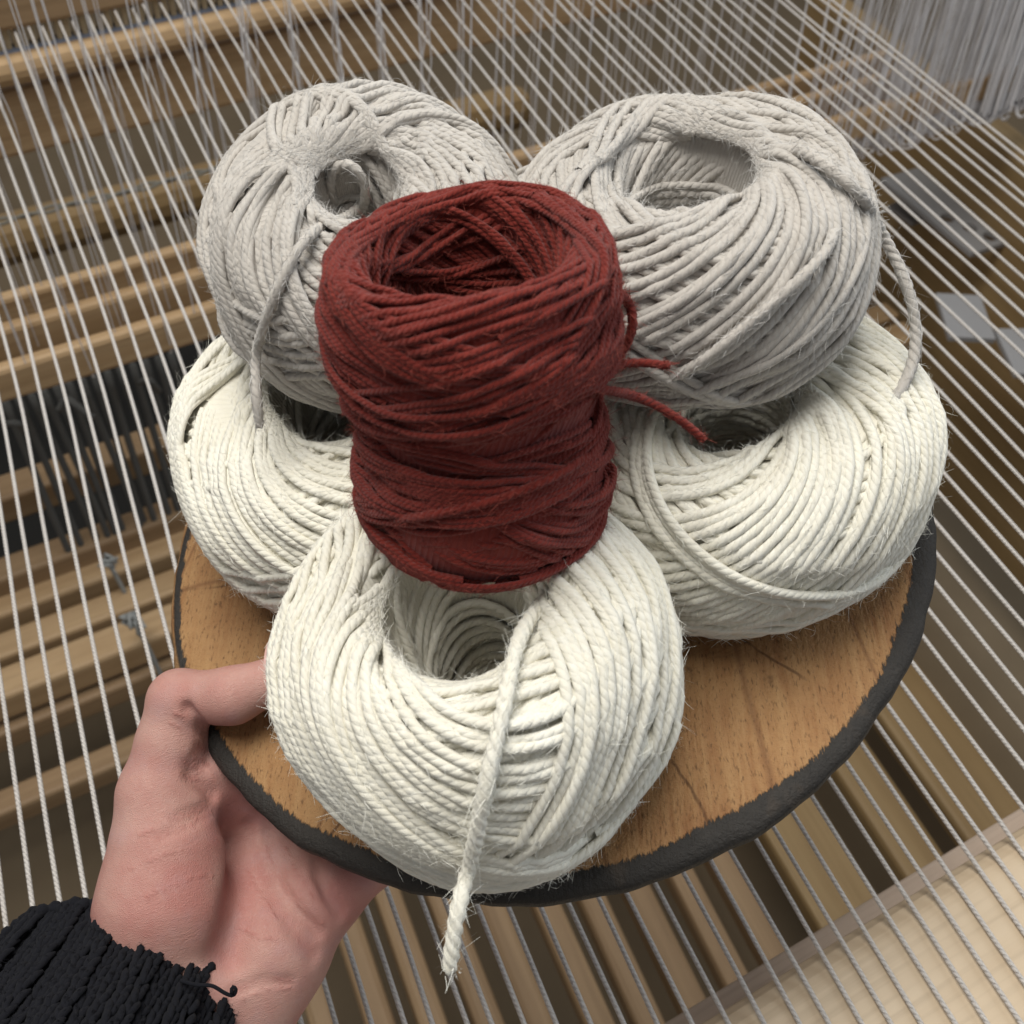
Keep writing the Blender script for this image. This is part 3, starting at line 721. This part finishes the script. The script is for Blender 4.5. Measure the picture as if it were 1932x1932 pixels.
# --- loose ends
def drape(ball, uv, r, lift=1.0, bury2=False):
    pts = []
    for i, p in enumerate(uv):
        u, v = p[0], p[1]
        if len(p) == 3: pts.append(atd(u, v, p[2])); continue
        best = None
        for bb_ in (ball if isinstance(ball, (list, tuple)) else [ball]):
            h = bb_.bvh.ray_cast(Vector(CP), Vector(ray(u, v)).normalized())
            if h[0] is not None and (best is None or h[3] < best[1]): best = (np.array(h[0]), h[3], np.array(h[1]))
        if best is None: continue
        n = best[2] if best[2] @ ray(u, v) < 0 else -best[2]
        pts.append(best[0] + n * r * (lift if 0 < i < (len(uv) - 1 if bury2 else 10 ** 6) else -2.2))
    return np.array(pts)
def loose(ball, uv, d, on=None, lift=1.0, fray=True, name='loose_end'):
    P = drape(on or ball, uv, d / 2, lift, not fray); P = resample(P, .0006)
    for _ in range(3):
        kk = 9; pad = np.vstack([2 * P[0] - P[kk:0:-1], P, 2 * P[-1] - P[-2:-kk - 2:-1]])
        P = np.stack([np.convolve(pad[:, c], np.ones(2 * kk + 1) / (2 * kk + 1), 'same')[kk:-kk] for c in range(3)], -1)
    n = len(P); rad = np.full(n, d * .52); rad *= 1 + .05 * np.sin(np.arange(n) * .21 + 1) + .03 * np.sin(np.arange(n) * .083)
    if fray: rad = rad * (1 - .28 * np.clip((np.arange(n) - n + 7) / 7, 0, 1))
    o = tube_obj(name, P, rad, ball.mat, ball.root, m=12, lobes=3, lobe_amp=.42, twist=2 * math.pi * 3 / (d * 3.0), u_scale=1 / (d * .9))
    rg = np.random.default_rng(int(abs(P[0, 0]) * 1e6) % 9999)
    k = int(n * 1.6); idx = rg.integers(0, n, k); N = rg.normal(size=(k, 3)); N /= np.linalg.norm(N, axis=1, keepdims=True)
    fuzz('fuzz', P[idx] + N * d * .45, N, rg, (.0012, .0045), ball.fmat, o, d)
    k = n * 4; idx = rg.integers(0, n, k); N = rg.normal(size=(k, 3)); T_ = np.gradient(P, axis=0)[idx]; T_ /= np.linalg.norm(T_, axis=1, keepdims=True); N -= T_ * (N * T_).sum(1, keepdims=True); N /= np.linalg.norm(N, axis=1, keepdims=True)
    nap(P[idx], T_, N, rg, d, ball.fmat, o)
    if fray:
        e = P[-1]; T = P[-1] - P[-4]; T /= np.linalg.norm(T)
        k = 110; q = rg.normal(size=(k, 3)) * d * .27
        fuzz('frayed_tip', e - T * .001 + q, np.tile(T, (k, 1)) * 2.2 + q / d * .5, rg, (.0006, .0016), ball.fmat, o, d, wid=.00010)
    return o
bd_ = .235
loose(FRONT, [(1012, 1118), (990, 1215), (960, 1310), (935, 1400), (915, 1480), (900, 1560), (884, 1630), (868, 1690, .226), (856, 1760, .2275), (848, 1832, .230)], .0031, lift=1.3)
loose(GREYL, [(690, 395), (640, 412), (590, 445), (555, 495), (530, 550), (507, 610), (490, 665), (483, 720, .272), (484, 765, .273), (490, 806, .276)], .0024, lift=1.5)
loose(GREYR, [(1470, 262), (1520, 300), (1575, 345), (1620, 385), (1650, 420, .268), (1688, 480, .268), (1715, 545, .269), (1730, 610, .271), (1732, 660, .273), (1715, 715, .272), (1680, 765, .270), (1640, 800, .268), (1600, 825, .268)], .0026, lift=1.5)
loose(GREYR, [(1590, 430), (1560, 470), (1500, 530), (1440, 580), (1370, 640), (1300, 692), (1240, 735)], .0023, lift=1.4, fray=False, name='crossing_strand')
loose(RED, [(1155, 548), (1178, 556, .2345), (1198, 580, .234), (1206, 612, .2345), (1198, 645, .236), (1180, 668, .238), (1162, 680, .24)], .0019, fray=False, name='loose_loop')
loose(RED, [(1080, 712), (1130, 698), (1160, 688, .228), (1185, 680, .227), (1205, 678, .227), (1225, 684, .2275), (1245, 682, .228), (1264, 690, .2285)], .0017)
loose(RED, [(1120, 738), (1150, 735), (1180, 742, .229), (1222, 752, .230), (1258, 773, .232), (1290, 792, .2335), (1310, 815, .235), (1329, 830, .2365)], .0018)
loose(RED, [(700, 990), (790, 972), (900, 950), (1000, 915), (1090, 868), (1150, 820)], .0019, fray=False, name='crossing_strand', lift=1.2)
# curl of yarn in the hollow of the left grey ball
dh = np.linalg.norm(np.array(GREYL.bvh.ray_cast(Vector(CP), Vector(ray(560, 300)).normalized())[0]) - CP)
zc = (np.array(GREYL.bvh.ray_cast(Vector(CP), Vector(ray(590, 330)).normalized())[0]) - CP) @ FWD
loose(GREYL, [(632, 388, zc + .014), (614, 352, zc + .008), (622, 312, zc + .004), (648, 292, zc + .001), (676, 305, zc + .001), (694, 335, zc + .003), (692, 372, zc + .008), (684, 398, zc + .016)], .0023, fray=False, name='loose_loop')

# ------------------------------------------------------------------ hand
def smin(a, b, k):
    h = np.clip(.5 + .5 * (b - a) / k, 0, 1); return b * (1 - h) + a * h - k * h * (1 - h)
def cone(Q, a, b, r1, r2):
    a = np.asarray(a, np.float32); ab = np.asarray(b, np.float32) - a; L2 = float(ab @ ab); D = Q - a
    t = np.clip((D[..., 0] * ab[0] + D[..., 1] * ab[1] + D[..., 2] * ab[2]) / np.float32(L2), 0, 1)
    x, y, z = D[..., 0] - t * ab[0], D[..., 1] - t * ab[1], D[..., 2] - t * ab[2]
    return np.sqrt(x * x + y * y + z * z) - (np.float32(r1) + np.float32(r2 - r1) * t)
def window(pts, pad):
    p = np.array(pts); i0 = np.maximum(0, np.floor((p.min(0) - pad - lo) / hs).astype(int)); i1 = np.ceil((p.max(0) + pad - lo) / hs).astype(int) + 1
    return tuple(slice(i0[k], max(i0[k] + 1, i1[k])) for k in range(3))
def polydist(Q, pts):
    d = None
    for a, b in zip(pts[:-1], pts[1:]):
        e = cone(Q, a, b, 0, 0); d = e if d is None else np.minimum(d, e)
    return d
def surface_nets(f, org, h):
    nx, ny, nz = f.shape; neg = f < 0
    cnt = np.zeros((nx - 1, ny - 1, nz - 1), int); acc = np.zeros((nx - 1, ny - 1, nz - 1, 3)); ne = np.zeros((nx - 1, ny - 1, nz - 1))
    sl = lambda o: tuple(slice(o[k], f.shape[k] - 1 + o[k]) for k in range(3))
    import itertools
    for ax in range(3):
        o1, o2 = [k for k in range(3) if k != ax]
        for p, q in itertools.product((0, 1), (0, 1)):
            a = [0, 0, 0]; a[o1] = p; a[o2] = q; b_ = list(a); b_[ax] = 1
            fa, fb = f[sl(a)], f[sl(b_)]; cr = (fa < 0) != (fb < 0); t = np.where(cr, fa / np.where(cr, fa - fb, 1), 0)
            ne += cr
            for k in range(3):
                acc[..., k] += np.where(cr, a[k] + (t if k == ax else 0), 0)
    act = ne > 0; idx = -np.ones(act.shape, int); idx[act] = np.arange(act.sum())
    g = np.stack(np.nonzero(act), -1); V = org + (g + acc[act] / ne[act][:, None]) * h
    F = []
    for ax in range(3):
        o1, o2 = [k for k in range(3) if k != ax]
        s0 = [slice(None)] * 3; s1 = [slice(None)] * 3; s0[ax] = slice(0, -1); s1[ax] = slice(1, None)
        na_, nb_ = neg[tuple(s0)], neg[tuple(s1)]; cr = na_ != nb_
        c = np.stack(np.nonzero(cr), -1); c = c[(c[:, o1] > 0) & (c[:, o2] > 0) & (c[:, o1] < f.shape[o1] - 1) & (c[:, o2] < f.shape[o2] - 1)]
        fl = na_[c[:, 0], c[:, 1], c[:, 2]]
        def cell(d1, d2):
            e = c.copy(); e[:, o1] += d1; e[:, o2] += d2; return idx[e[:, 0], e[:, 1], e[:, 2]]
        q = np.stack([cell(-1, -1), cell(0, -1), cell(0, 0), cell(-1, 0)], -1)
        flip = fl if ax != 1 else ~fl
        q[~flip] = q[~flip][:, ::-1]; F.append(q)
    return V, np.vstack(F)
A_ = atd
J = dict(
    tip=A_(555, 1268, .2990), t1=A_(440, 1312, .2990), ip=A_(338, 1322, .3050), pp=A_(322, 1410, .3050), mcp=A_(306, 1500, .3045),
    th1=A_(318, 1600, .3030), th2=A_(315, 1700, .3010), wr=A_(265, 1830, .3020), wm=A_(360, 1850, .3060), wu=A_(462, 1860, .3090),
    fr=A_(190, 2120, .310), fm=A_(270, 2150, .312), fu=A_(360, 2140, .312),
    p2=A_(560, 1420, .345), p3=A_(640, 1450, .342), p4=A_(700, 1510, .336), p5=A_(715, 1590, .328),
    hy1=A_(512, 1790, .3110), hy2=A_(595, 1690, .3160), pc=A_(500, 1640, .3260), w1=A_(395, 1495, .3100), w2=A_(490, 1540, .3290))
prim = [('tip', 't1', .0058, .0074), ('t1', 'ip', .0074, .0080), ('ip', 'pp', .0085, .0086), ('pp', 'mcp', .0088, .0105), ('mcp', 'th1', .0108, .0150), ('th1', 'th2', .0150, .0178), ('th2', 'wr', .0172, .0160),
        ('wr', 'fr', .0160, .0185), ('wm', 'fm', .0185, .020), ('wu', 'fu', .0150, .018), ('th2', 'wm', .016, .018), ('wm', 'pc', .017, .015), ('wu', 'hy1', .0150, .0150), ('hy1', 'hy2', .0150, .0120), ('hy2', 'p5', .0120, .0105),
        ('pc', 'p2', .0145, .0115), ('pc', 'p3', .0145, .0115), ('pc', 'p4', .0145, .0110), ('hy1', 'pc', .0150, .0145), ('mcp', 'p2', .0085, .0100), ('wm', 'wu', .0185, .0160), ('wm', 'wr', .0185, .0165), ('w1', 'w2', .0085, .0095), ('mcp', 'w1', .0095, .0085)]
fing = []
under = -.0215
def bp(x, y, z): return b2w((x, y, z))
FT = {'p2': [(-.030, -.010), (-.006, .012), (.012, .026)], 'p3': [(-.012, -.022), (.016, .002), (.034, .018)], 'p4': [(.002, -.040), (.028, -.020), (.044, -.004)], 'p5': [(.006, -.062), (.026, -.048), (.040, -.036)]}
allp = np.array(list(J.values()) + [bp(x, y, under) for f in FT.values() for x, y in f])
lo, hi = allp.min(0) - .026, allp.max(0) + .026
# build in the camera's frame so the grid is tight
hs = .00095
RM = np.array([RIGHT, UP, FWD])
loc = (allp - CP) @ RM.T; lo, hi = loc.min(0) - .025, loc.max(0) + .025
lo[1] = max(lo[1], -.255)
g = [np.arange(lo[k], hi[k], hs) for k in range(3)]
Q = np.stack(np.meshgrid(*g, indexing='ij'), -1).astype(np.float32)
Jl = {k: (v - CP) @ RM.T for k, v in J.items()}
tl_ = lambda p: (np.asarray(p) - CP) @ RM.T
f = np.full(Q.shape[:3], .05, np.float32)
for a, b, r1, r2 in prim:
    w_ = window([Jl[a], Jl[b]], max(r1, r2) + .012)
    e = cone(Q[w_], Jl[a], Jl[b], r1, r2); f[w_] = smin(f[w_], e, .0055 if not (a in ('tip', 't1', 'ip')) else .003)
for k, pts in FT.items():
    ch = [Jl[k]] + [tl_(bp(x, y, under)) for x, y in pts]; rr = [.0110, .0095, .0085, .0072] if k != 'p5' else [.0105, .0082, .0072, .0062]
    w_ = window(ch, .022); fd = None
    for i in range(3):
        e = cone(Q[w_], ch[i], ch[i + 1], rr[i], rr[i + 1]); fd = e if fd is None else smin(fd, e, .003)
    f[w_] = smin(f[w_], fd, .0045)
# creases
CREASES = []
def crease(uvd, depth, wid):
    global f
    pts = []
    for u, v in uvd:
        r_ = np.array([(u - C0) / FL, -(v - C0) / FL, 1.0])
        ts = np.linspace(.27, .34, 120); pp = r_[None] * ts[:, None]
        ii = np.round((pp - lo) / hs).astype(int); ok = ((ii >= 0) & (ii < np.array(f.shape))).all(1)
        val = np.where(ok, f[tuple(np.clip(ii, 0, np.array(f.shape) - 1).T)], 1)
        k = np.argmax(val < 0) if (val < 0).any() else 60
        pts.append(pp[k])
    CREASES.append((np.array(pts), wid))
    w_ = window(pts, wid * 3 + .002); dd = polydist(Q[w_], [np.array(p) for p in pts]); f[w_] = f[w_] + depth * np.exp(-(dd / wid) ** 2)
crease([(505, 1570), (512, 1620), (524, 1665), (552, 1710), (600, 1762)], .0040, .0014)
crease([(600, 1612), (602, 1650), (620, 1692), (645, 1725)], .0055, .0014)
crease([(438, 1500), (444, 1600), (444, 1700), (425, 1800)], .0042, .0050)
crease([(355, 1335), (372, 1358), (398, 1392), (404, 1402)], .0046, .0014)
crease([(362, 1462), (378, 1475), (400, 1500)], .0042, .0016)
crease([(470, 1560), (490, 1640), (520, 1700), (560, 1760), (590, 1800)], .0018, .0022)
crease([(440, 1870), (500, 1850), (545, 1850)], .0012, .0013)
crease([(372, 1408), (392, 1420)], .0015, .0011)
crease([(368, 1424), (390, 1440)], .0015, .0011)
crease([(330, 1545), (390, 1520)], .0012, .0011)
crease([(350, 1440), (380, 1452)], .0012, .0012)
crease([(300, 1580), (345, 1562), (400, 1530)], .0010, .0012)
V, F = surface_nets(f, lo, hs)
# light smoothing of the surface
nb = np.zeros_like(V); cn = np.zeros(len(V))
ed = np.vstack([F[:, [0, 1]], F[:, [1, 2]], F[:, [2, 3]], F[:, [3, 0]]])
for it in range(2):
    nb[:] = 0; cn[:] = 0
    np.add.at(nb, ed[:, 0], V[ed[:, 1]]); np.add.at(cn, ed[:, 0], 1); np.add.at(nb, ed[:, 1], V[ed[:, 0]]); np.add.at(cn, ed[:, 1], 1)
    V = V * .5 + .5 * nb / np.maximum(cn, 1)[:, None]
for uvs in ([(250, 1640), (300, 1615), (360, 1600)], [(262, 1575), (320, 1552)], [(280, 1690), (350, 1660), (400, 1650)], [(465, 1640), (490, 1690), (520, 1730)], [(540, 1600), (560, 1650), (590, 1690)], [(450, 1750), (500, 1770), (560, 1775)], [(460, 1885), (510, 1868), (545, 1866)],
            [(330, 1345), (350, 1350)], [(322, 1362), (345, 1372)], [(352, 1400), (385, 1412)], [(345, 1425), (385, 1432)], [(335, 1460), (370, 1470)], [(560, 1700), (610, 1740)], [(500, 1600), (540, 1680), (600, 1735)]):
    crease(uvs, 0.0, .0009)
cre = np.full(len(V), 1.0)
for pts, wid in CREASES:
    q = resample(pts, .0008) if len(pts) > 2 else np.linspace(pts[0], pts[1], 20)
    q = q + np.random.default_rng(len(q)).normal(size=q.shape) * .0002
    for k in range(0, len(V), 20000):
        d2 = np.sqrt(((V[k:k + 20000, None, :] - q[None]) ** 2).sum(-1).min(1)); cre[k:k + 20000] = np.minimum(cre[k:k + 20000], d2 / max(wid, .0009))
V = CP + V @ RM
m_skin, nt, bs = new_mat('skin')
tc = nd(nt, 'ShaderNodeTexCoord').outputs['Object']
c1 = mixc(nt, ramp_f(nt, noise(nt, tc, 34, 4, .6), .36, .64), (.52, .312, .262), (.425, .185, .158))
c1 = mixc(nt, mth(nt, 'MULTIPLY', ramp_f(nt, noise(nt, tc, 95, 3, .6), .5, .75), .35), c1, (.44, .28, .29))
c1 = mixc(nt, mth(nt, 'MULTIPLY', ramp_f(nt, noise(nt, tc, 1400, 2, .5), .5, .8), .18), c1, (.40, .18, .15))
nt.links.new(c1, bs.inputs['Base Color'])
bs.inputs['Roughness'].default_value = .48; bs.inputs['Specular IOR Level'].default_value = .35
bs.inputs['Subsurface Weight'].default_value = .08; bs.inputs['Subsurface Radius'].default_value = (.006, .002, .0012); bs.inputs['Subsurface Scale'].default_value = .6
vor = nd(nt, 'ShaderNodeTexVoronoi', feature='DISTANCE_TO_EDGE'); vor.inputs['Scale'].default_value = 2100; nt.links.new(tc, vor.inputs['Vector'])
lines = noise(nt, mapping(nt, tc, (500, 2200, 1400), (.3, .2, .6)), 1.0, 3, .6)
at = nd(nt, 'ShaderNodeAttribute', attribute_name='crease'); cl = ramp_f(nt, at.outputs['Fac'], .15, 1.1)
bump(nt, bs, mth(nt, 'ADD', mth(nt, 'ADD', mth(nt, 'MULTIPLY', vor.outputs[0], 1.2), mth(nt, 'MULTIPLY', lines, .8)), mth(nt, 'MULTIPLY', cl, 1.6)), .65, .0003)
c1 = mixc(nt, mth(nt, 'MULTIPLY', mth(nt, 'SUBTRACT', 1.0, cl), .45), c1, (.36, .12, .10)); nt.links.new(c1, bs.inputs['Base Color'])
hm = mesh_np('person', V, F); hm.attributes.new('crease', 'FLOAT', 'POINT').data.foreach_set('value', cre.astype(np.float32)); hand = link('person', hm, m_skin)
nail = np.array([A_(505, 1258, .2925), A_(530, 1246, .2925)])
nv = []; nf = []
for i_ in range(9):
    for j_ in range(7):
        p = nail[0] + (nail[1] - nail[0]) * (i_ / 8 * 2.2 - .3); an = (j_ / 6 - .5) * 1.9
        ctr = p + FWD * .0065 - UP * .0002
        nv.append(ctr + .0069 * (-FWD * math.cos(an + .95) + UP * math.sin(an + .95)))
for i_ in range(8):
    for j_ in range(6): nf.append((i_ * 7 + j_, (i_ + 1) * 7 + j_, (i_ + 1) * 7 + j_ + 1, i_ * 7 + j_ + 1))
M_nail = plain('nail', (.55, .34, .30), .3, .08, 200, spec=.5)
link('nail', mesh_np('nail', np.array(nv), np.array(nf)), M_nail, hand)
tag(hand, 'left hand of a person gripping the round board from below, thumb on top', 'person')
# ------------------------------------------------------------------ sleeve
sl_root = empty('sweater_sleeve', tuple(A_(200, 1900, .31))); tag(sl_root, 'black ribbed knitted sweater cuff round the wrist in the lower left corner', 'sleeve')
ax0, ax1 = A_(222, 1868, .303), A_(70, 2150, .262)
axd = ax1 - ax0; Ls = np.linalg.norm(axd); axd /= Ls
fwd_p = FWD - axd * (FWD @ axd); fwd_p /= np.linalg.norm(fwd_p); sid = np.cross(axd, fwd_p)
if sid @ RIGHT < 0: sid = -sid
RA, RB = .0345, .027
def sleeve(th, s, h):
    """th round the arm, s along it (m), h off the surface"""
    g = 1 + .05 * np.sin(2 * th + s * 30) + .03 * np.sin(5 * th + 1)
    tip = .004 * np.sin(th * 2 + .6)
    ra = (RA + .06 * s) * g + h; rb = (RB + .05 * s) * g + h
    return ax0 + (s + tip)[..., None] * axd + (ra * np.cos(th))[..., None] * sid - (rb * np.sin(th))[..., None] * fwd_p
nth, ns = 96, 30
TH_, SS = np.meshgrid(np.arange(nth) / nth * 2 * np.pi, np.linspace(0, .085, ns), indexing='ij')
P = sleeve(TH_.ravel(), SS.ravel(), np.full(TH_.size, -.0016)); i, j = np.meshgrid(np.arange(nth), np.arange(ns - 1), indexing='ij')
F = np.stack([(i % nth) * ns + j, ((i + 1) % nth) * ns + j, ((i + 1) % nth) * ns + j + 1, (i % nth) * ns + j + 1], -1).reshape(-1, 4)
link('lining', mesh_np('lining', P, F), M_sweater, sl_root)
ncol, nrow, rh = 64, 27, .0031
Vs, Fs, Us, b0 = [], [], [], 0
rgs = np.random.default_rng(2); tips = []
for c in range(ncol):
    cvs = []
    for r in range(nrow):
        for sgn in (-1, 1):
            t = np.linspace(0, 1, 5); wdt = 2 * math.pi / ncol
            th = (c + .5) * wdt + sgn * wdt * (.06 + .34 * t) + rgs.normal() * .008; s = (r + 0.1) * rh - rh * .5 + (1.6 - t * 1.7) * rh + rgs.normal() * .0003
            h = .0007 * np.sin(t * math.pi) - .0016 * ((c % 4) > 1) + rgs.normal() * .0002
            P = sleeve(th, s, h); V, F, U = tube_arrays(P, .00098 * np.array([.6, 1, 1.08, 1, .6]), m=5, base=b0); Vs.append(V); Fs.append(F); Us.append(U); b0 += len(V); tips.append(P[2])
    
o = link('knit_stitches', mesh_np('knit_stitches', np.vstack(Vs), np.vstack(Fs), np.concatenate(Us)), M_sweater, sl_root); o['kind'] = 'stuff'
th = np.linspace(0, 2 * np.pi, 400); P = sleeve(th, np.full(400, -.0006) + .0006 * np.sin(th * 32), .0002 + .0009 * np.cos(th * 32) * 0 - .0005 * (np.sin(th * 16) < 0))
tube_obj('cuff_edge', P, .0016 + .0004 * np.sin(th * 64), M_sweater, sl_root, caps=False, m=8)
tips = np.array(tips); idx = rgs.integers(0, len(tips), 16000); cen = ax0 + ((tips[idx] - ax0) @ axd)[:, None] * axd; N = tips[idx] - cen; N /= np.linalg.norm(N, axis=1, keepdims=True)
fuzz('fuzz', tips[idx] + N * .001, N, rgs, (.001, .0045), M_sweater, sl_root, .003, wid=.00004)
P = resample(np.array([A_(340, 1850, .280), A_(370, 1858, .2795), A_(400, 1860, .280), A_(425, 1874, .2805), A_(440, 1878, .281), A_(445, 1866, .2805), A_(438, 1862, .280), A_(437, 1874, .280)]), .0006)
tube_obj('stray_thread', P, .0005, M_sweater, sl_root, m=6)
